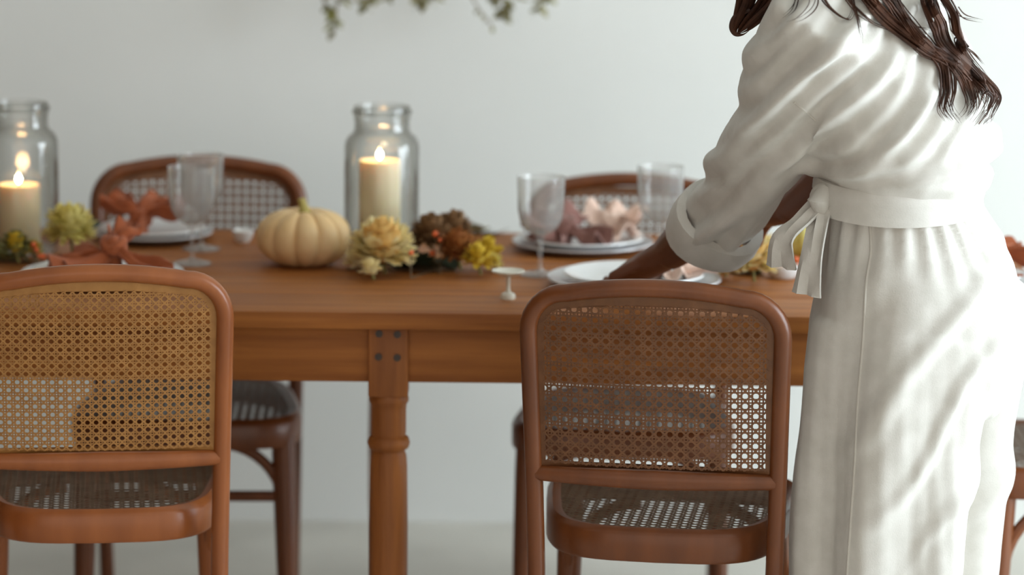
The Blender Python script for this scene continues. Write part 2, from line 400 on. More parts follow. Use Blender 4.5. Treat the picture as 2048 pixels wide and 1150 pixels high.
# ------------------------------------------------------------------ glass jars with candles
def jar(px, py, wick_h, jlab, clab):
    c = on_z(px, py, TABLE_H)
    t = thing('glass_jar', jlab, 'jar', c, group='candle jars')
    prof = [(.0, .004), (.055, .002), (.064, .004), (.0685, .012), (.070, .03), (.070, .205), (.0685, .216), (.063, .226), (.0545, .233), (.0515, .240), (.0515, .256), (.0535, .262), (.0535, .278), (.0525, .282), (.0495, .283),
            (.0485, .278), (.0485, .24), (.052, .231), (.061, .222), (.0665, .213), (.067, .205), (.067, .03), (.064, .014), (.05, .011), (.0, .011)]
    b = MB(); b.lathe(prof, n=48, cap=False); b.build('glass_wall', 'jar_glass', t)
    b = MB(); rim = [(.0535 * math.cos(a), .0535 * math.sin(a), .272) for a in [2 * PI * k / 40 for k in range(40)]]; b.tube(rim, .0035, 8, closed=True); b.build('rim', 'jar_glass', t)
    k = thing('pillar_candle', clab, 'candle', c + Vector((-.004, 0, .0112)), group='lit pillar candles')
    h = wick_h; b = MB(); b.lathe([(.0, 0), (.038, 0), (.039, .002), (.039, h - .004), (.037, h), (.03, h - .004), (.012, h - .007), (0, h - .008)], n=40, cap=False); b.build('wax', 'wax', k)
    b = MB(); b.tube([(0, 0, h - .009), (.001, 0, h + .006)], .0011, 6); b.build('wick', 'wick', k)
    b = MB(); b.lathe([(.0005, 0), (.0034, .003), (.0046, .008), (.0038, .013), (.002, .018), (.0004, .023)], (0, 0, h + .001), 14); fl = b.build('flame', 'flame', k)
    b = MB(); b.lathe([(.0005, 0), (.004, .004), (.0058, .009), (.004, .014), (.0004, .018)], (0, -.001, h + .001), 14); b.build('flame_core', 'flame_core', fl)
    l = bpy.data.lights.new('candle_glow', 'POINT'); l.energy = .25; l.color = (1, .55, .22); l.shadow_soft_size = .012
    lo = bpy.data.objects.new('candle_glow', l); COL.objects.link(lo); lo.location = c + Vector((-.004, 0, .0112 + h + .022))
jar(44, 505, .118, 'tall clear glass jar holding the short candle beside the yellow flower', 'short lit cream pillar candle inside the jar by the yellow flower')
jar(763, 512, .170, 'tall clear glass jar holding the tall candle behind the cream flower', 'tall lit cream pillar candle inside the jar behind the cream flower')

# ------------------------------------------------------------------ goblets
def goblet(px, py, label, h=.182, first=[None]):
    c = on_z(px, py, TABLE_H)
    if first[0] is None:
        t = thing('goblet', label, 'glass', c, group='cut crystal goblets'); first[0] = t
        b = MB(); b.lathe([(0, .001), (.036, .001), (.0365, .003), (.03, .006), (.012, .010), (.0, .011)], n=32, cap=False); b.build('foot', 'goblet_glass', t)
        b = MB(); b.lathe([(.008, .009), (.0048, .018), (.0042, .04), (.0065, .048), (.0046, .056), (.0055, .068), (.012, .078)], n=14); b.build('stem', 'goblet_glass', t)
        cut = lambda a, z: 1 + .022 * math.cos(24 * a + (z * 90 if z > .11 else 0)) * (1 if .078 < z < .15 else 0)
        b = MB(); b.lathe([(.001, .074), (.014, .076), (.028, .086), (.037, .102), (.041, .122), (.0425, .15), (.0435, .17), (.0435, .182), (.0425, .182), (.0415, .17), (.0405, .15), (.039, .122), (.035, .104), (.026, .089), (.012, .081), (.001, .080)], n=72, cap=False, fn=cut)
        b.build('bowl', 'goblet_glass', t)
    else: t = copy_thing(first[0], label, c, rnd.uniform(0, 3))
    return t
goblet(402, 500, 'cut crystal goblet touching the plates with the heaped rust napkin')
goblet(384, 529, 'cut crystal goblet between its twin and the honey cane chair back')
goblet(1080, 552, 'cut crystal goblet beside the small footed dish, next to the mauve napkin')
goblet(1318, 526, "cut crystal goblet behind the person's hand, in front of a cane chair")

# ------------------------------------------------------------------ plates and napkins
def plate_set(c, r1, r2, lab1, lab2, tilt=0):
    a = MB(); a.lathe([(0, .003), (r1 * .55, .001), (r1 * .62, .0), (r1 * .7, .004), (r1, .015), (r1 - .001, .0185), (r1 * .7, .009), (r1 * .6, .007), (0, .007)], n=56, cap=False)
    o = a.build('charger_plate', 'china_grey', None, loc=c); tag(o, lab1, 'plate', 'charger plates')
    a = MB(); a.lathe([(0, .003), (r2 * .55, .001), (r2 * .62, .0), (r2 * .7, .004), (r2, .016), (r2 - .001, .0195), (r2 * .7, .009), (r2 * .6, .007), (0, .007)], n=56, cap=False)
    o2 = a.build('dinner_plate', 'china', None, loc=c + Vector((0, 0, .0072))); tag(o2, lab2, 'plate', 'dinner plates')
cFL = on_z(306, 463, TABLE_H + .015); cFL.z = TABLE_H
cFR = on_z(1166, 483, TABLE_H + .015); cFR.z = TABLE_H
cNR = on_z(1268, 556, TABLE_H + .015); cNR.z = TABLE_H
cNL = on_z(205, 545, TABLE_H + .015); cNL.z = TABLE_H
cHD = Vector((.79, 5.74, TABLE_H))
plate_set(cFL, .115, .103, 'grey-white charger plate under the rust napkin heaped beside two goblets', 'white plate under the heaped rust napkin, beside two goblets')
plate_set(cFR, .135, .115, 'grey-white charger plate under the mauve napkin', 'white plate carrying the mauve napkin')
plate_set(cNR, .155, .125, 'large pale charger plate the person is setting in place', 'white plate under the hand of the person in white')
plate_set(cNL, .145, .118, 'grey-white charger plate behind the honey cane chair back', 'white plate under the knotted rust napkin behind the honey cane chair')
plate_set(cHD, .15, .122, 'pale charger plate at the end of the table, behind the white trousers', 'white plate at the table end under a rust napkin')
def napkin(pc, off, r2, lobes, knot, m, label, rz=0):
    """linen gathered at a knot; each lobe is a pleated sheet of cloth fanning out of it"""
    b = MB(); NC = 18; base = .0142; c = pc + Vector(off)
    def dish(x, y):      # surface of the plate below, seen from the napkin's foot
        e = math.hypot(x + off[0], y + off[1]) / r2
        return (.007 if e < .6 else lerp(.007, .009, (e - .6) / .1) if e < .7 else lerp(.009, .0195, (e - .7) / .3) if e < 1 else .0195) + .0072 - base
    for q, (ang, L, wd, h0, h1) in enumerate(lobes):
        d = Vector((math.cos(ang), math.sin(ang), 0)); sd = Vector((-d.y, d.x, 0)); rings = []; wd = wd * 1.25
        for k in range(13):
            t = k / 12; top = []; bot = []
            for e in range(NC + 1):
                f = 2 * e / NC - 1; w_ = lerp(.011, wd, t ** .75)
                z = lerp(h0, h1, t ** .8) + (.004 + .012 * t) * math.sin(f * 6.5 + ang * 5 + 1.2 * t) + .006 * math.sin(t * 6 + f * 2.5 + q * 2) - .010 * t * f * f
                p_ = d * (.004 + (L + .012 * math.sin(f * 4 + q)) * t) + sd * (w_ * f)
                z = max(z, dish(p_.x, p_.y) + .0013); nb = abs(nz((p_.x + q, p_.y, 0), 24)) * .006 * t
                top.append(Vector((p_.x, p_.y, z + nb * .5 + .0035))); bot.append(Vector((p_.x, p_.y, max(dish(p_.x, p_.y), z + nb * .5 - .0015))))
            rings.append(top + bot[::-1])
        b.loft(rings)
    if knot:
        kz = knot[1]; R_ = knot[0]
        b.ball((0, 0, kz), (R_ * .8, R_ * .75, R_ * .7), 18, 12)
        for (tx, ty) in ((.5, .3), (-.4, .6)):
            b.tube([Vector((R_ * .62 * math.cos(a), R_ * .62 * math.sin(a), kz + R_ * .55 * (tx * math.cos(a) + ty * math.sin(a)))) for a in [2 * PI * k / 20 for k in range(20)]], R_ * .36, 10, closed=True)
        b.tube([(0, 0, max(.0, dish(0, 0))), (0, 0, kz)], R_ * .6, 12)
    o = b.build('napkin', m, None, loc=c + Vector((0, 0, base))); o.rotation_euler = (0, 0, rz)
    tag(o, label, 'napkin', 'linen napkins'); return o
napkin(cFL, (-.022, -.012, 0), .103, [(2.7, .060, .045, .035, .060), (.30, .075, .05, .035, .050), (-1.9, .07, .03, .03, .008), (1.5, .055, .055, .035, .060)], (.024, .030), 'rust_linen', 'rust-orange linen napkin heaped on the plate by the two goblets')
napkin(cNL, (.02, 0, 0), .118, [(3.25, .10, .055, .03, .02), (-.45, .105, .028, .05, .004), (2.5, .08, .05, .035, .025), (-2.7, .10, .045, .03, .012), (1.2, .035, .03, .06, .075)], (.026, .05), 'rust_linen', 'knotted rust-orange linen napkin behind the honey cane chair back')
napkin(cFR, (-.040, -.030, 0), .115, [(2.9, .06, .050, .03, .046), (-.42, .085, .030, .038, .014), (1.8, .050, .050, .035, .058), (-2.2, .055, .038, .025, .012)], (.030, .034), 'mauve_linen', 'brown-mauve linen napkin heaped on a plate before the cane chair')
napkin(cFR, (.058, .036, 0), .115, [(2.2, .034, .046, .035, .056), (.1, .042, .046, .035, .04), (-.75, .040, .026, .03, .02), (1.2, .032, .050, .04, .054)], (.024, .035), 'blush_linen', 'pale blush linen napkin resting against the mauve napkin')
napkin(cNR, (.068, .012, 0), .125, [(.2, .06, .035, .016, .008), (3.0, .05, .035, .016, .012), (-1.4, .05, .035, .016, .008)], None, 'blush_linen', "flat pale blush napkin on the plate by the person's hand")
napkin(cHD, (.05, 0, 0), .122, [(.2, .07, .05, .05, .05), (2.6, .07, .05, .05, .04), (-1.5, .06, .05, .04, .02)], (.03, .045), 'rust_linen', 'rust-orange napkin on the plate at the end of the table')

# ------------------------------------------------------------------ pumpkin, gourd, flowers
def pumpkin(c, R, H, ribs, m, name, label, cat, tilt=0):
    t = thing(name, label, cat, c)
    b = MB(); rings = []; n = ribs * 8; M = 22
    for i in range(M + 1):
        th = PI * (.012 + .976 * i / M); sr = math.sin(th) ** .82; zz = -math.cos(th)
        ring = []
        for k in range(n):
            a = 2 * PI * k / n; rib = abs(math.sin(a * ribs / 2)) ** .55
            r = R * sr * (.88 + .12 * rib)
            z = H / 2 + H / 2 * (math.copysign(abs(zz) ** .9, zz)) - (.16 * H * max(0, 1 - sr / .42) ** 1.3 if zz > 0 else -.07 * H * max(0, 1 - sr / .4)) - (1 - rib) * .03 * H * zz
            ring.append(Vector((r * math.cos(a), r * math.sin(a), z)))
        rings.append(ring)
    b.loft(rings); zm = min(v[2] for v in b.v); b.v = [(x, y, z - zm) for (x, y, z) in b.v]; b.build('shell', m, t)
    b = MB(); s = R / .087
    b.tube(spline([(0, 0, H * .80), (.001 * s, 0, H * .9), (-.002 * s, .002, H * 1.02), (-.005 * s, .002, H * 1.13)], 4), [.014 * s * (1 - .5 * min(1, k / 9)) for k in range(13)], 8); b.build('stem', 'pumpkin_stem', t)
    return t
pc = on_z(608, 529, TABLE_H); pumpkin(pc, .0875, .108, 11, 'pumpkin', 'pumpkin', 'cream ribbed pumpkin with a short stem standing beside the cream flower', 'pumpkin')
pumpkin(on_z(1608, 512, TABLE_H), .036, .066, 9, 'petal_yellow', 'small_gourd', 'small pale yellow gourd on the table behind the white sash', 'gourd')

def petal(b, base, d, L, wd, curl, up=Vector((0, 0, 1))):
    s = d.cross(up); s = s.normalized() if s.length > 1e-4 else Vector((1, 0, 0)); n = s.cross(d).normalized()
    rows = []
    for k in range(4):
        t = k / 3; p_ = base + d * (L * t) + n * (curl * L * t * t); ww = wd * (.35, .95, 1.0, .5)[k]
        rows.append((p_ - s * ww + n * ww * .35, p_, p_ + s * ww + n * ww * .35))
    vs_ = [q for r in rows for q in r]; fs = []
    for k in range(3):
        for j in range(2): fs.append((k * 3 + j, k * 3 + j + 1, k * 3 + 4 + j, k * 3 + 3 + j))
    b.add(vs_, fs)
BLOOMS = []
def bloom(px, py, z, r, m, mheart, name, label, cat='flower', n=150, face=Vector((.1, -.75, .65)), flatz=.85, group=None, pw=.23, pl=.62):
    BLOOMS.append(dict(px=px, py=py, y=on_z(px, py, z).y, r=r, R=r * (.42 + pl), m=m, mheart=mheart, name=name, label=label, cat=cat, n=n, face=face, flatz=flatz, group=group, pw=pw, pl=pl))
def grow_bloom(px, py, y, r, R, m, mheart, name, label, cat, n, face, flatz, group, pw, pl):
    c = on_y(px, py, y); t = thing(name, label, cat, c, group=group); face = face.normalized()
    rg = random.Random(int(px * 7 + py)); b = MB(); b2 = MB()
    for k in range(n):
        zz = 1 - 2 * (k + .5) / n; a = k * 2.39996; rr = math.sqrt(max(0, 1 - zz * zz)); d = Vector((rr * math.cos(a), rr * math.sin(a), zz))
        f = d.dot(face); d = (d + Vector((rg.uniform(-1, 1), rg.uniform(-1, 1), rg.uniform(-1, 1))) * .34).normalized()
        if d.z < -.55: continue
        L = r * pl * rg.uniform(.8, 1.15); base = Vector((d.x, d.y, d.z * flatz)) * r * .42
        petal(b2 if f > .72 else b, base, d, L, r * pw * rg.uniform(.75, 1.2), rg.uniform(-.1, .65))
    if b.v: b.build('petals', m, t)
    if b2.v: b2.build('inner_petals', mheart, t)
    s = MB(); s.ball((0, 0, 0), (r * .5, r * .5, r * .42), 12, 8); s.build('heart', mheart, t)
    s = MB(); s.tube([(0, 0, -r * .2), (.005, .01, TABLE_H - c.z + .004)], .003, 6); s.build('stem', 'leaf_olive', t)
    return t
GF = 'table flowers'
T = TABLE_H
bloom(764, 500, T + .045, .058, 'petal_cream', 'petal_heart', 'chrysanthemum', 'large ruffled cream flower next to the pumpkin, in front of the tall candle', n=340, group=GF, pw=.15)
bloom(716, 520, T + .024, .028, 'petal_cream', 'petal_cream', 'chrysanthemum', 'small cream flower squeezed between the pumpkin and the large cream flower', n=70, group=GF)
bloom(742, 539, T + .018, .022, 'petal_cream', 'petal_cream', 'chrysanthemum', 'tiny cream flower lying under the large cream flower', n=60, group=GF)
bloom(140, 458, T + .062, .047, 'petal_yellow', 'petal_yellow', 'chrysanthemum', 'pale yellow flower beside the jar with the short candle', n=260, group=GF, pw=.15)
bloom(1505, 518, T + .045, .05, 'petal_cream', 'petal_heart', 'chrysanthemum', 'cream flower under the rolled cuff and beside the sash end', n=300, group=GF, pw=.15)
bloom(1448, 535, T + .024, .03, 'petal_cream', 'petal_heart', 'chrysanthemum', 'smaller cream flower at the rim of the plate being set', n=80, group=GF)
bloom(976, 506, T + .032, .030, 'petal_gold', 'petal_gold', 'golden_bloom', 'upper golden yellow bloom at the end of the flower row', n=90, group=GF)
bloom(956, 520, T + .026, .030, 'petal_gold', 'petal_gold', 'golden_bloom', 'lower golden yellow bloom resting on the wood beside the green leaves', n=80, group=GF)
bloom(988, 526, T + .018, .017, 'petal_yellow', 'petal_gold', 'golden_bloom', 'small lemon bloom next to the goblet with the footed dish', n=70, group=GF)
bloom(862, 470, T + .062, .044, 'bloom_brown', 'bloom_brown', 'dried_bloom', 'dull brown dried bloom with orange berries in front of it', n=260, group=GF, pl=.5, pw=.14)
bloom(906, 458, T + .07, .040, 'bloom_brown', 'bloom_brown', 'dried_bloom', 'taller grey-brown dried bloom against the wall', n=260, group=GF, pl=.5, pw=.14)
bloom(916, 498, T + .04, .042, 'bloom_rust', 'bloom_rust', 'dried_bloom', 'rusty dried bloom beside the golden blooms', n=260, group=GF, pl=.5, pw=.14)
bloom(30, 490, T + .035, .030, 'leaf_olive', 'petal_gold', 'dried_bloom', 'olive green bloom at the foot of the short candle jar', n=110, group=GF, pl=.55)
bloom(66, 500, T + .026, .022, 'petal_yellow', 'petal_gold', 'golden_bloom', 'small yellow-green bloom beside the orange berries', n=80, group=GF, pl=.55)

# round things the flowers and leaves must stand clear of: (x, y, radius, top)
STANDING = [(pc.x, pc.y, .0885, T + .12)] + [(q.x, q.y, .0715, T + .3) for q in (on_z(44, 505, T), on_z(763, 512, T))] + [(q.x, q.y, rr_, T + .03) for q, rr_ in ((cFL, .116), (cFR, .136), (cNR, .156), (cNL, .146), (cHD, .151))]
STANDING += [(q.x, q.y, .0375, T + .012) for q in (on_z(402, 500, T), on_z(384, 529, T), on_z(1080, 552, T), on_z(1318, 526, T))] + [(q.x, q.y, .037, T + .08) for q in (on_z(1608, 512, T),)] + [(q.x, q.y, .030, T + .03) for q in (on_z(1566, 556, T),)]
LIMIT = .90
for _ in range(400):
    for i, a in enumerate(BLOOMS):
        A = on_y(a['px'], a['py'], a['y'])
        for q in BLOOMS[i + 1:]:
            B = on_y(q['px'], q['py'], q['y']); gap = LIMIT * (a['R'] + q['R']) - (A - B).length
            if gap > 0:
                sg = 1 if A.y >= B.y else -1; st = min(.002, gap)
                a['y'] += sg * st / 2; q['y'] -= sg * st / 2; A = on_y(a['px'], a['py'], a['y'])
        for (x, y, rad, top) in STANDING:
            if A.z - a['R'] * .6 > top: continue
            gap = rad + a['R'] * LIMIT - math.hypot(A.x - x, A.y - y)
            if gap > 0: a['y'] += (1 if A.y >= y else -1) * min(.002, gap); A = on_y(a['px'], a['py'], a['y'])
        low = T + .62 * a['r']
        if A.z < low: a['y'] -= min(.003, (low - A.z) * 5)
for a in BLOOMS: grow_bloom(**a)
def leaf_mesh():
    b = MB(); rows = []
    for k in range(6):
        t = k / 5; ww = .32 * math.sin(PI * min(.98, t * .93 + .05)) ** .8; rows.append([(-ww, t, .10 * t * t + .1 * ww), (0, t, .10 * t * t), (ww, t, .10 * t * t + .1 * ww)])
    vs_ = [Vector(q) for r in rows for q in r]; fs = []
    for k in range(5):
        for j in range(2): fs.append((k * 3 + j, k * 3 + j + 1, k * 3 + 4 + j, k * 3 + 3 + j))
    b.add(vs_, fs); return b.mesh('leaf')
LEAF = {m: leaf_mesh() for m in ('leaf_dark', 'leaf_olive', 'leaf_dry')}
for m in LEAF: LEAF[m].materials.append(MATS[m])
def leaf(parent, pos, d, size, m, roll=0):
    o = bpy.data.objects.new('leaf', LEAF[m]); COL.objects.link(o); o.parent = parent
    q = Vector(d).to_track_quat('Y', 'Z'); o.rotation_mode = 'QUATERNION'; o.rotation_quaternion = q @ Matrix.Rotation(roll, 4, 'Y').to_quaternion()
    o.location = pos; o.scale = (size, size, size)
KEEP = [(on_y(a['px'], a['py'], a['y']), a['R'] * .92) for a in BLOOMS]        # balls the leaves stay out of
for a in BLOOMS:
    c_ = on_y(a['px'], a['py'], a['y']); KEEP += [(c_ + Vector((.005 * k / 5, .01 * k / 5, (T - c_.z) * k / 5)), .007) for k in range(6)]
def berries(pts, label, yback=None, ystart=None):
    got = []
    for (px, py, r) in pts:
        free = lambda q: q.z > T + r * .9 and all((q - c_).length > R_ + r * .6 for (c_, R_) in KEEP) and all(math.hypot(q.x - x, q.y - yy) > rad + r + .005 for (x, yy, rad, top) in STANDING)
        y = yback or ystart or on_z(px, py, T + .10).y; q = on_y(px, py, y)
        if not yback:            # slide away from the viewer until the berry meets a bloom or the wood
            while not free(q) and y < 6.2: y += .002; q = on_y(px, py, y)
            while free(on_y(px, py, y + .002)): y += .002
            q = on_y(px, py, y)
        got.append((q, r)); KEEP.append((q, r))
    c0 = Vector((sum(q.x for q, _ in got) / len(got), sum(q.y for q, _ in got) / len(got), T)); t = thing('berry_sprig', label, 'berries', c0, group='orange berries')
    for (q, r) in got:
        b = MB(); b.ball(q - c0, r, 10, 7); b.build('berry', 'berry', t)
        foot = Vector((q.x, q.y - .004, T + .0012)); b = MB(); b.tube([q - c0, (q + foot) / 2 - c0 + Vector((0, -.002, 0)), foot - c0], .0012, 5); b.build('twig', 'twig', t)
        for k in range(6): KEEP.append((q.lerp(foot, k / 5), .003))
    b = MB(); fs = sorted([Vector((q.x, q.y - .004, T + .0012)) - c0 for q, _ in got], key=lambda v: v.x); b.tube(fs, .0012, 5); b.build('twig', 'twig', t)
berries([(866, 507, .007), (871, 468, .006), (822, 505, .005), (880, 480, .004)], 'orange berries in front of the brown dried blooms')
berries([(67, 489, .006), (73, 500, .005), (86, 513, .006), (78, 512, .005)], 'orange berries beside the short candle jar', ystart=5.80)
berries([(1592, 519, .006), (1597, 532, .006), (1588, 540, .005)], 'orange berries beside the pink votive by the white sash', 5.86)
def leaf_free(p0, d, size):
    d = Vector(d).normalized(); sd = d.cross(Vector((0, 0, 1))); sd = sd.normalized() if sd.length > 1e-3 else Vector((1, 0, 0))
    for t in (.0, .2, .4, .6, .8, 1.0):
        for f in (-.3, 0, .3):
            q = p0 + d * (size * t) + sd * (size * f * math.sin(PI * t)); q = q + Vector((0, 0, .1 * size * t * t))
            if any((q - c_).length < R_ for (c_, R_) in KEEP): return False
            if any(math.hypot(q.x - x, q.y - y) < rad and q.z < top for (x, y, rad, top) in STANDING): return False
            if q.z < T + .001: return False
    return True
def sprig(px, py, r, n, m, label, seed, zup=.5, big=1):
    c = on_z(px, py, T); t = thing('foliage_sprig', label, 'foliage', c, group='green leaves on the table'); rg = random.Random(seed)
    b = MB(); b.tube([(-r, .006, .0022), (0, 0, .0024), (r, -.006, .0022)], .0022, 6); b.build('stem', 'twig', t)
    made = 0
    for k in range(n * 60):
        if made >= n: break
        x = rg.uniform(-r, r); a = rg.uniform(0, 2 * PI); e = rg.uniform(.16, max(.4, zup)); p0 = Vector((x, -.006 * x / r + rg.uniform(-.003, .003), .0035)); d = (math.cos(a), math.sin(a), e); sz = big * rg.uniform(.028, .046)
        if k > n * 20: sz *= .7
        if leaf_free(c + p0, d, sz): leaf(t, p0, d, sz, m, rg.uniform(-.2, .2)); made += 1
sprig(850, 541, .055, 48, 'leaf_dark', 'dark green leaves lying between the cream flower and the golden blooms', 1, 1.0, 1.45)
sprig(720, 541, .025, 8, 'leaf_dark', 'few dark leaves tucked between the pumpkin and the cream flower', 8, .6)
sprig(12, 524, .05, 22, 'leaf_olive', 'olive leaves at the foot of the jar with the short candle', 2, 1.0)
sprig(1470, 548, .05, 12, 'leaf_olive', 'olive leaves under the cream flower by the rolled cuff', 3, .5)
sprig(190, 468, .03, 9, 'leaf_dark', 'dark leaves between the pale yellow flower and the heaped rust napkin', 4, .7)
sprig(945, 468, .05, 12, 'leaf_dry', 'dry grey-brown leaves at the table edge behind the golden blooms', 5, .5)
# small dishes
def small_lathe(name, prof, px, py, m, label, cat, n=28):
    b = MB(); b.lathe(prof, n=n, cap=False); o = b.build(name, m, None, loc=on_z(px, py, T)); return tag(o, label, cat)
fd = thing('footed_dish', 'tiny silver footed dish standing in front of the goblet by the cane chair', 'dish', on_z(1016, 598, T))
b = MB(); b.lathe([(0, 0), (.0125, 0), (.0135, .004), (.012, .009), (.006, .0125), (.0, .013)], n=24, cap=False); b.build('foot', 'silver', fd)
b = MB(); b.lathe([(.0048, .011), (.0036, .02), (.0036, .036), (.006, .042)], n=12); b.build('stem', 'silver', fd)
b = MB(); b.lathe([(0, .040), (.012, .041), (.024, .045), (.029, .049), (.028, .051), (.02, .047), (0, .044)], n=28, cap=False); b.build('bowl', 'silver', fd)
small_lathe('pinch_bowl', [(0, 0), (.012, 0), (.019, .012), (.021, .022), (.019, .024), (.014, .012), (0, .006)], 486, 484, 'china', 'tiny white round bowl behind the pumpkin', 'bowl')
vt = thing('votive_holder', 'small white votive glass with pink wax beside the white sash', 'candle', on_z(1566, 556, T))
b = MB(); b.lathe([(0, .001), (.022, .001), (.027, .006), (.029, .02), (.029, .024), (.026, .024), (.025, .008), (0, .005)], n=28, cap=False); b.build('cup', 'china', vt)
b = MB(); b.lathe([(0, .006), (.0245, .006), (.0248, .019), (.018, .024), (0, .027)], n=24, cap=False); b.build('wax', 'blush_linen', vt)

# ------------------------------------------------------------------ hanging foliage by the wall
hf = thing('hanging_foliage', 'dry green branch hanging high on the pale wall above the table', 'foliage', on_y(870, -40, 6.82))
o0 = Vector(hf.location); rg = random.Random(12)
b = MB(); mp = spline([on_y(560, -55, 6.84) - o0, on_y(700, -38, 6.82) - o0, on_y(870, -48, 6.83) - o0, on_y(1020, -36, 6.82) - o0, on_y(1150, -60, 6.84) - o0], 6)
b.tube(mp, .006, 7); b.build('branch', 'twig', hf)
b = MB(); b.tube([(0, 0, 0), (0, WALL_Y - o0.y, .01)], .003, 6); b.build('hook', 'bolt', hf)
for (x0, x1, y1, nl, sz) in ((640, 650, 20, 6, .018), (700, 668, 66, 16, .026), (740, 728, 22, 12, .026), (690, 690, 14, 8, .022), (850, 840, 18, 9, .026), (865, 862, 12, 8, .022), (930, 985, 62, 5, .013), (1000, 1004, 44, 17, .024), (990, 995, 12, 9, .024), (1045, 1038, 6, 4, .02), (1070, 1078, 28, 9, .026), (1100, 1098, 4, 7, .022), (780, 770, 5, 6, .02)):
    a0 = on_y(x0, -42, 6.82) - o0; a1 = on_y(x1, y1 - 8, 6.80) - o0; pts = spline([a0, (a0 + a1) / 2 + Vector((rg.uniform(-.01, .01), -.01, 0)), a1], 5)
    b = MB(); b.tube(pts, .0018, 5); b.build('sprig_stem', 'twig', hf)
    for k in range(nl):
        t = .55 + .45 * k / max(1, nl - 1); q = pts[min(len(pts) - 1, int(t * (len(pts) - 1)))]
        leaf(hf, q, (rg.uniform(-1, 1), rg.uniform(-.6, .6), rg.uniform(-1, .15)), sz * rg.uniform(.8, 1.2), 'leaf_olive' if rg.random() < .45 else 'leaf_dry', rg.uniform(-1, 1))

# ------------------------------------------------------------------ the person
per = thing('person', 'person in a white linen blouse and wide trousers leaning over the table', 'person', (.60, 5.14, 0))
PO = Vector(per.location)
HD = Vector((-math.cos(math.radians(28)), math.sin(math.radians(28)), 0)); LF = Vector((-HD.y, HD.x, 0))
def ellring(c, u, v, ru, rv, n=28, p=1): return [Vector(c) + u * (ru * math.cos(2 * PI * k / n)) + v * (rv * math.sin(2 * PI * k / n)) for k in range(n)]
def body_loft(b, secs, n=28):
    """secs: (centre, ru, rv): horizontal-ish sections, u = heading, v = left, tilted to the path"""
    rings = []
    for i, (c, ru, rv) in enumerate(secs):
        t = (Vector(secs[min(i + 1, len(secs) - 1)][0]) - Vector(secs[max(i - 1, 0)][0])).normalized()
        v = (LF - t * LF.dot(t)).normalized(); u = v.cross(t).normalized()
        rings.append(ellring(c, u, v, ru, rv, n))
    b.loft(rings)
PY = 5.14
# trousers ------------------------------------------------
b = MB()
W0 = on_y(1796, 398, PY)
secs = [(on_y(1797, 388, PY), .112, .135), (on_y(1800, 420, PY), .118, .142), (on_y(1812, 480, PY), .135, .158), (on_y(1830, 560, PY), .155, .175), (on_y(1838, 640, PY), .168, .180), (on_y(1832, 720, PY), .165, .180), (on_y(1822, 780, PY), .15, .165)]
body_loft(b, secs)
for s in (1, -1):
    sh = LF * (.082 * s)
    tops = [(on_y(1832, 640, PY) + sh, .148, .100), (on_y(1822, 740, PY) + sh, .150, .104), (on_y(1808, 850, PY) + sh, .140, .102), (on_y(1794, 1000, PY) + sh, .136, .100), (on_y(1784, 1150, PY) + sh, .136, .100), (on_y(1780, 1300, PY) + sh, .134, .102), (on_y(1780, 1500, PY) + sh, .132, .104)]
    q = Vector(tops[-1][0]); q.z = .045; tops[-1] = (q, .132, .104)
    body_loft(b, tops)
me = voxel(b, .0075, 8, 'trousers')
ax0, ax1 = on_y(1800, 420, PY), on_y(1772, 1150, PY)
def trouser_fold(p, n):
    t = (p.z - ax0.z) / (ax1.z - ax0.z); c = ax0.lerp(ax1, t); a = math.atan2((p - c).dot(LF), (p - c).dot(HD))
    low = smoothstep(.98, .55, p.z)
    g = .004 * math.sin(a * 26 + 3 * nz(p, 5)) * smoothstep(.84, .98, p.z)                    # gathers under the waist
    v = .014 * low * math.sin(a * 7 + 2.2 * nz((p.x, p.y, p.z * .35), 5) + 1.5 * t)               # long hanging folds
    w_ = (p.x * .80 + p.z * -.60); dg = .010 * (max(0, math.sin(w_ * 62 + 5 * nz(p, 4, 9))) ** 2) * smoothstep(1.0, .85, p.z) * smoothstep(.35, .6, p.z) * smoothstep(.46, .56, p.x)
    return g + v + dg + .010 * nz((p.x, p.y, p.z * .5), 9, 4) * low + .0007 * math.sin(a * 40 + 4 * nz((p.x, p.y, p.z * .3), 8, 6)) * low
displace(me, trouser_fold)
for v in me.vertices: v.co -= PO
trousers = link('trousers', me, 'linen', per); trousers['label'] = 'wide white linen trousers with a side seam'
def bvh_of(me): return BVHTree.FromPolygons([v.co + PO for v in me.vertices], [tuple(p.vertices) for p in me.polygons])
tb = bvh_of(me)
def hit(tree, px, py):
    d = ray(px, py).normalized(); h = tree.ray_cast(CAM, d); return h[0]
pts = [hit(tb, x, y) for (x, y) in spline([(1738, 436, 0), (1742, 500, 0), (1732, 570, 0), (1726, 680, 0), (1716, 800, 0), (1708, 950, 0), (1696, 1120, 0), (1688, 1260, 0)], 7) for x, y in [(x, y)]] if False else []
for q in spline([(1738, 436, 0), (1742, 500, 0), (1732, 570, 0), (1726, 680, 0), (1716, 800, 0), (1708, 950, 0), (1696, 1120, 0), (1688, 1250, 0)], 9):
    h = hit(tb, q.x, q.y)
    if h: pts.append(h - PO + Vector((0, -.0005, 0)))
b = MB(); b.tube(pts, .0021, 8); b.build('side_seam', 'linen_seam', trousers)
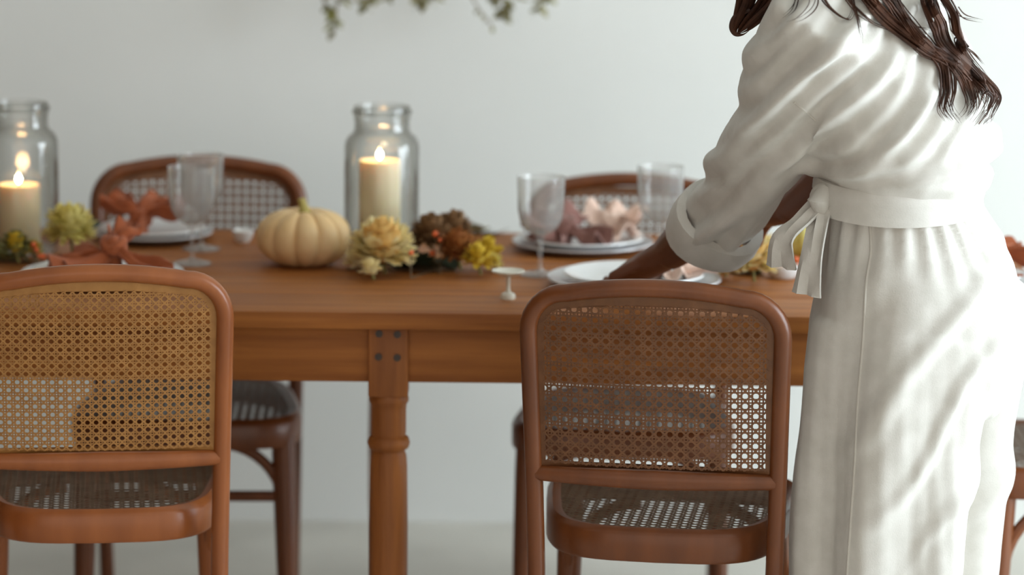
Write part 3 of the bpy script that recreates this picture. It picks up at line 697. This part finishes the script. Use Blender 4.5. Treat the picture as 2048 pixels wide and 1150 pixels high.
# blouse ----------------------------------------------------
b = MB(); BY = 5.13
def pp(x, y, Y): return on_y(x, y, Y)
secs = [(pp(1797, 398, BY), .112, .135), (pp(1800, 376, BY), .120, .145), (pp(1806, 345, BY), .138, .165), (pp(1812, 300, BY), .143, .17), (pp(1790, 240, BY), .142, .172), (pp(1762, 170, BY), .138, .178), (pp(1735, 100, BY), .132, .185), (pp(1712, 40, BY), .120, .19), (pp(1694, -10, BY), .085, .15), (pp(1680, -50, BY), .06, .075)]
body_loft(b, secs)
SH = pp(1648, 62, 5.00); EL = pp(1512, 338, 5.19); CF = pp(1428, 452, 5.30)
def arm_loft(b, pts, rads, n=24): b.tube([Vector(p) for p in pts], rads, n)
arm_loft(b, [pp(1700, 0, 5.04), SH, pp(1596, 160, 5.05), pp(1560, 245, 5.115), EL, pp(1468, 412, 5.255), CF], [.065, .092, .082, .076, .068, .064, .058])
b.tube([pp(1745, 150, 5.03), pp(1690, 230, 5.06), pp(1610, 310, 5.13)], [.07, .062, .045], 20)       # dolman fabric under the arm
SHR = pp(1800, 60, 5.29); ELR = pp(1690, 330, 5.36)
arm_loft(b, [pp(1740, 20, 5.2), SHR, pp(1740, 200, 5.33), ELR, pp(1660, 370, 5.36)], [.06, .085, .075, .06, .055])
me = voxel(b, .0065, 7, 'blouse')
dirv = Vector((-.62, 0, -.78)); per_ = Vector((.78, 0, -.62))
def blouse_fold(p, n):
    w_ = p.dot(per_); al = p.dot(dirv)
    up = max(smoothstep(1.04, 1.12, p.z), smoothstep(.49, .43, p.x))
    s1 = math.sin(w_ * 78 + 2.4 * nz((p.x * 1, p.y, p.z), 4.5, 2) + .6)
    ridge = (max(0, s1) ** 1.6) * .026 + .009 * math.sin(w_ * 150 + 4 * nz(p, 6, 5))
    amp = .35 + .65 * (.5 + .5 * nz((p.x, p.y, p.z), 4, 8))
    back = smoothstep(.60, .72, p.x)
    d1 = ridge * amp * up * (1 - .6 * back)
    # folds fanning out of the waist
    c = on_y(1800, 385, BY); a = math.atan2(p.z - c.z + .02, abs(p.x - c.x) + .05)
    d2 = .012 * math.sin((-p.x * .30 + p.z) * 120 + 3 * nz(p, 5, 1)) * (1 - up) * smoothstep(1.025, 1.06, p.z)
    d3 = .008 * math.sin((p.z - .45 * p.x) * 70 + 3 * nz(p, 5, 3)) * back * up
    return d1 + d2 + d3 + .004 * nz(p, 22)
displace(me, blouse_fold)
for v in me.vertices: v.co -= PO
blouse = link('blouse', me, 'linen', per); blouse['label'] = 'loose white linen blouse with full sleeves'
bb = bvh_of(me)
# rolled cuff
axis = (CF - EL).normalized()
def hoop(c, ax, r, n=28, ph=0):
    a = ax.orthogonal().normalized(); q = ax.cross(a)
    return [c + a * (r * (1 + .05 * math.sin(3 * t + ph)) * math.cos(t)) + q * (r * (1 + .05 * math.sin(3 * t + ph)) * math.sin(t)) for t in [2 * PI * k / n for k in range(n)]]
b = MB(); c0 = CF - axis * .028; c1 = CF + axis * .030
b.loft([[p_ - PO for p_ in r] for r in (hoop(c0, axis, .060), hoop(c0, axis, .0775, ph=.3), hoop(CF, axis, .0795, ph=.5), hoop(c1, axis, .074, ph=.8), hoop(c1 + axis * .003, axis, .070, ph=.8), hoop(c1, axis, .066, ph=.8), hoop(CF, axis, .058, ph=.5))], closed=True)
cuff = b.build('cuff', 'linen', blouse)
# sleeve join seam
pts = []
for q in spline([(1588, 205, 0), (1610, 222, 0), (1632, 242, 0)], 8):
    h = hit(bb, q.x, q.y)
    if h: pts.append(h - PO)
b = MB(); b.tube(pts, .002, 6); b.build('sleeve_seam', 'linen_seam', blouse)
# sash --------------------------------------------------------
sash = MB(); rings = []
wc = on_y(1797, 388, PY); bt = (on_y(1806, 330, PY) - on_y(1800, 430, PY)).normalized(); v_ = (LF - bt * LF.dot(bt)).normalized(); u_ = v_.cross(bt).normalized()
def sring(off, ru, rv): return [wc + bt * (off + .004 * math.sin(2 * a + 1)) + u_ * (ru * math.cos(a)) + v_ * (rv * math.sin(a)) - PO for a in [2 * PI * k / 56 for k in range(56)]]
prof = [(-.030, .121), (-.029, .127), (-.018, .1295), (-.006, .1275), (.003, .130), (.016, .1295), (.024, .126), (.025, .12)]
sash.loft([sring(o, r + .004, r + .028) for (o, r) in prof] + [sring(o, r - .009, r + .015) for (o, r) in prof[::-1]], closed=True)
so = sash.build('sash', 'linen', per); so['label'] = 'tied white linen waist sash'
kn = on_y(1646, 398, 5.07)
b = MB(); b.ball(kn - PO, (.022, .026, .026), 14, 10); b.tube([on_y(1650, 380, 5.06) - PO, on_y(1636, 402, 5.045) - PO, on_y(1644, 425, 5.06) - PO], [.012, .017, .012], 10); b.build('knot', 'linen', so)
def ribbon(pts, w, m, nm, par, th=.0022, wob=.006, side=Vector((.8, -.5, .25))):
    pts = spline(pts, 6); rings = []
    for i, p_ in enumerate(pts):
        t = (pts[min(i + 1, len(pts) - 1)] - pts[max(i - 1, 0)]).normalized(); s = (side - t * side.dot(t)).normalized(); n = t.cross(s); ww = lerp(w[0], w[1], i / (len(pts) - 1)); ring = []
        row = [p_ + s * (ww * f) + n * (wob * math.sin(f * 5 + i * .25)) - PO for f in (-1, -.5, 0, .5, 1)]
        rings.append([q + n * th for q in row] + [q - n * th for q in row[::-1]])
    b = MB(); b.loft(rings); return b.build(nm, m, par)
ribbon([kn, on_y(1606, 440, 5.05), on_y(1566, 480, 5.05), on_y(1562, 535, 5.06)], (.014, .026), 'linen', 'sash_tail', so)
ribbon([kn, on_y(1636, 450, 5.04), on_y(1622, 520, 5.03), on_y(1612, 590, 5.03)], (.014, .026), 'linen', 'sash_tail', so)
# body (skin) ------------------------------------------------------
b = MB()
WR = on_y(1338, 506, 5.425); KN = on_y(1264, 549, 5.525)
elb = EL + Vector((.01, .01, -.01))
b.tube([SH + Vector((.03, .03, 0)), SH.lerp(elb, .5), elb, elb.lerp(WR, .3), elb.lerp(WR, .65), elb.lerp(WR, .9), WR], [.045, .042, .038, .046, .042, .035, .031], 14)
hd = (KN - WR).normalized(); side = hd.cross(Vector((0, 0, 1))).normalized(); upn = side.cross(hd).normalized()      # side: to the hand's right
pal = []
for (t, wv, hv) in ((-.1, .030, .027), (.25, .037, .025), (.65, .043, .022), (1.0, .042, .017), (1.12, .038, .011)):
    pal.append(ellring(WR.lerp(KN, t), side, upn, wv, hv, 18))
b.loft(pal)
def rest_height(p):          # top of the crockery or the wood under a point of the hand
    e = math.hypot(p.x - cNR.x, p.y - cNR.y)
    if e < .127: return TABLE_H + .0272
    if e < .157: return TABLE_H + lerp(.0115, .0188, smoothstep(.11, .155, e))
    return TABLE_H
def finger(b, base, d, lens, r, bend, dn, rest=False):
    pts = [base - d * .02, base]; cur = base; dd = d.copy()
    for L in lens:
        dd = (dd + dn * bend).normalized(); cur = cur + dd * L; pts.append(cur)
    pts = spline(pts, 4)
    if rest:
        for _ in range(3):
            hs = [max(rest_height(p_ + Vector((ox, oy, 0))) for ox in (-.006, 0, .006) for oy in (-.012, 0, .012)) for p_ in pts]
            for p_, h_ in zip(pts, hs): p_.z = max(p_.z, h_ + r * .58)
            for i in range(2, len(pts) - 1): pts[i].z = max(pts[i].z, (pts[i - 1].z + pts[i + 1].z) / 2)
    n = len(pts); b.tube(pts, [lerp(r * 1.08, r * .82, k / (n - 1)) if k < n - 1 else r * .5 for k in range(n)], 10)
for k, (o, ls, r) in enumerate(((-.029, (.036, .024, .019), .0085), (-.010, (.041, .027, .020), .0088), (.010, (.038, .025, .020), .0085), (.028, (.030, .019, .017), .0076))):
    finger(b, KN + side * o, (hd + side * o * 2.0).normalized(), ls, r, .12, -upn, True)
finger(b, WR.lerp(KN, .35) - side * .030, (hd * .75 - side * .62 - upn * .2).normalized(), (.036, .028), .0105, .10, hd, True)
# right arm, bent in front of the waist
WRR = on_y(1572, 424, 5.40); KNR = on_y(1520, 440, 5.47)
b.tube([SHR + Vector((-.02, -.03, 0)), SHR.lerp(ELR, .5), ELR, ELR.lerp(WRR, .45), WRR], [.045, .042, .037, .034, .025], 14)
hd2 = (KNR - WRR).normalized(); side2 = hd2.cross(Vector((0, 0, 1))).normalized(); up2 = side2.cross(hd2).normalized()
b.loft([ellring(WRR.lerp(KNR, t), side2, up2, wv, hv, 18) for (t, wv, hv) in ((-.1, .024, .021), (.25, .032, .019), (.65, .040, .017), (1.0, .040, .0135), (1.12, .036, .009))])
for (o, ls, r) in ((-.029, (.030, .019, .017), .0076), (-.010, (.038, .025, .020), .0085), (.010, (.041, .027, .020), .0088), (.028, (.036, .024, .019), .0085)):
    finger(b, KNR + side2 * o, (hd2 + side2 * o * 2).normalized(), ls, r, .32, -up2)
finger(b, WRR.lerp(KNR, .35) + side2 * .03, (hd2 * .75 + side2 * .62 - up2 * .2).normalized(), (.036, .028), .0105, .15, (hd2 - up2 * .4).normalized())
# torso, neck, head
tc = [on_y(1838, 640, PY), on_y(1800, 400, PY), on_y(1770, 190, BY), on_y(1715, 45, BY), on_y(1690, -10, BY)]
body_loft(b, [(tc[0], .10, .13), (tc[1], .085, .11), (tc[2], .095, .125), (tc[3], .085, .15), (tc[4], .06, .08)])
HC = on_y(1588, -165, 5.17)
b.tube([tc[3], tc[4], HC + Vector((.03, -.01, -.04))], [.07, .055, .05], 16)
fd_ = (HD * .78 + Vector((0, 0, -.62))).normalized(); hu = LF.cross(fd_) * -1
if hu.z < 0: hu = -hu
hu.normalize()
for (f, u, l, r) in ((0, .02, 0, (.095)), (.012, -.02, 0, .082), (.035, -.075, 0, .048), (.02, -.055, 0, .056), (-.02, .03, 0, .092)): b.ball(HC + fd_ * f + hu * u + LF * l, r, 18, 12)
b.tube([HC + fd_ * .088 + hu * .012, HC + fd_ * .108 + hu * -.025, HC + fd_ * .092 + hu * -.036], [.008, .013, .011], 10)
for s in (1, -1): b.ball(HC + LF * (.086 * s) + hu * -.012 - fd_ * .01, (.012, .016, .028), 10, 8)
for s in (1, -1):       # legs and feet
    sh = LF * (.082 * s); h0, k0, a0 = on_y(1832, 660, PY) + sh, on_y(1790, 1000, PY) + sh, on_y(1780, 1500, PY) + sh; a0.z = .08; k0 = h0.lerp(a0, .48)
    b.tube([h0, h0.lerp(k0, .5), k0, k0.lerp(a0, .35), a0, a0 + Vector((0, 0, -.05))], [.082, .07, .052, .05, .034, .034], 14)
    b.tube([a0 + Vector((0, 0, -.045)) - HD * .04, a0 + Vector((0, 0, -.05)) + HD * .03, a0 + Vector((0, 0, -.058)) + HD * .12, a0 + Vector((0, 0, -.064)) + HD * .17], [(.030, .032), (.036, .030), (.042, .020), (.028, .013)], 14, up=(0, 0, 1))
me = voxel(b, .0034, 2, 'body')
for v in me.vertices: v.co -= PO
zmin = min(v.co.z for v in me.vertices)
body = link('body', me, 'skin', per)
for s in (1, -1):
    e = HC + fd_ * .078 + hu * .012 + LF * (.032 * s) - PO; b = MB(); b.ball(e, .0125, 12, 8); b.build('eye', 'eye', body)
    b = MB(); b.ball(e + fd_ * .0095, .0058, 10, 6); b.build('iris', 'iris', body)
b = MB(); mc = HC + fd_ * .082 + hu * -.062 - PO; b.tube([mc - LF * .022 - fd_ * .006, mc + hu * .003, mc + LF * .022 - fd_ * .006], [.003, .007, .003], 8); b.build('lips', 'lip', body)
# hair ------------------------------------------------------------------
hr = MB(); rg = random.Random(5)
hm = MB()
for (f, u, l, r) in ((-.03, .03, 0, .104), (.0, .045, 0, .099), (-.035, -.02, 0, .095), (-.03, -.06, 0, .075)): hm.ball(HC + fd_ * f + hu * u + LF * l, r, 20, 14)
hm.tube([HC - fd_ * .06 + hu * -.02, on_y(1690, -110, 5.08), on_y(1760, -60, 5.02)], [.075, .06, .04], 16)
me = voxel(hm, .007, 4, 'hair')
displace(me, lambda p, n: .004 * math.sin(90 * p.dot(LF) + 6 * nz(p, 8)))
for v in me.vertices: v.co -= PO
hair = link('hair', me, 'hair', per); hair['label'] = 'long dark brown hair hanging over the back'
def surf(px, py, lift):
    h = hit(bb, px, py); d = ray(px, py).normalized()
    return (h, d)
def lock(path, rad, n=6, lift=.006, jit=0, flat=.6, yd=None):
    """a lock laid along pixels, resting on the blouse where it meets it"""
    pts = []; last = None
    for q in spline([(x, y, 0) for (x, y) in path], 6):
        if yd is None:
            h = hit(bb, q.x, q.y) if q.y > -40 else None
            y = (h.y if h and (last is None or abs(h.y - last) < .09) else last if last else 5.0); last = y
            pts.append(on_y(q.x, q.y, y) - ray(q.x, q.y).normalized() * (lift + jit) - PO)
        else: pts.append(on_y(q.x, q.y, yd + jit) - PO)
    # smooth depth
    for _ in range(4):
        ys = [p_.y for p_ in pts]
        for i in range(1, len(pts) - 1): pts[i].y = min(ys[i], (ys[i - 1] + ys[i] * 2 + ys[i + 1]) / 4)
    m = len(pts); rr = []
    for i in range(m):
        t = i / (m - 1); k = rad * (1 - smoothstep(.45, 1.0, t) * .92); rr.append((k, k * flat))
    hr.tube(pts, rr, n)
main = [([(1700, -120), (1770, -40), (1812, 40), (1850, 95), (1905, 120), (1950, 160), (1968, 200)], .008),
        ([(1720, -120), (1830, -40), (1868, 30), (1890, 90), (1925, 125), (1962, 160), (1986, 190), (1978, 218), (1958, 248)], .008),
        ([(1720, -120), (1850, -40), (1902, 20), (1915, 70), (1930, 110), (1960, 150), (1980, 178)], .008),
        ([(1700, -110), (1760, -30), (1815, 45), (1855, 90), (1890, 130), (1896, 180), (1890, 215), (1906, 240)], .008),
        ([(1690, -110), (1720, -30), (1765, 30), (1812, 70), (1860, 100), (1912, 128), (1940, 175), (1948, 210), (1935, 232)], .006)]
for path, rad in main:
    lock(path, rad)
    for k in range(17):
        dx, dy = rg.uniform(-16, 16), rg.uniform(-8, 8); e = rg.uniform(-16, 16)
        lock([(x + dx * (1 - i / 14) + (e * i / len(path)), y + dy + rg.uniform(-4, 4)) for i, (x, y) in enumerate(path)], rg.uniform(.0012, .0034), 5, lift=rg.uniform(.004, .014))
fine = [[(1640, -60), (1648, -10), (1672, 20), (1700, 32), (1712, 10)], [(1660, -60), (1690, -10), (1718, 22), (1748, 45), (1790, 62)], [(1690, -60), (1740, 0), (1775, 40), (1812, 66), (1850, 78)],
        [(1620, -60), (1628, -10), (1622, 14), (1600, 34), (1580, 40)], [(1600, -60), (1600, -10), (1592, 18), (1572, 36)], [(1700, -60), (1704, 0), (1716, 40), (1722, 80)],
        [(1840, 70), (1880, 118), (1886, 170), (1880, 215), (1896, 245)], [(1870, 100), (1900, 140), (1900, 190), (1912, 240)], [(1935, 120), (1962, 160), (1955, 200), (1940, 235)], [(1900, 110), (1950, 165), (1988, 195), (1972, 225), (1950, 260)],
        [(1910, 20), (1925, 36), (1960, 46)], [(1925, 90), (1948, 106), (1968, 128)], [(1760, -40), (1800, 40), (1840, 80), (1866, 110)], [(1740, -40), (1782, 24), (1826, 52), (1860, 60)]]
for f in fine:
    for k in range(3):
        dx, dy = rg.uniform(-9, 9), rg.uniform(-6, 6)
        lock([(x + dx, y + dy + rg.uniform(-2, 2)) for (x, y) in f], rg.uniform(.0009, .0018), 5, lift=rg.uniform(.003, .008))
# front lock falling past the far side of the chest
for k in range(26):
    dx = rg.uniform(0, 1)
    lock([(lerp(1520, 1640, dx), -110), (lerp(1482, 1600, dx), -40), (lerp(1476, 1565, dx), 5), (lerp(1470, 1510, dx), lerp(35, 50, dx)), (lerp(1465, 1492, dx), lerp(55, 62, dx)), (1474, 69)], rg.uniform(.005, .010), 6, yd=5.10, jit=rg.uniform(-.012, .012))
lock([(1500, 20), (1472, 32), (1463, 52), (1470, 68), (1486, 69), (1502, 58)], .004, 8, yd=5.09, flat=1)
hr.build('hair_locks', 'hair', hair)
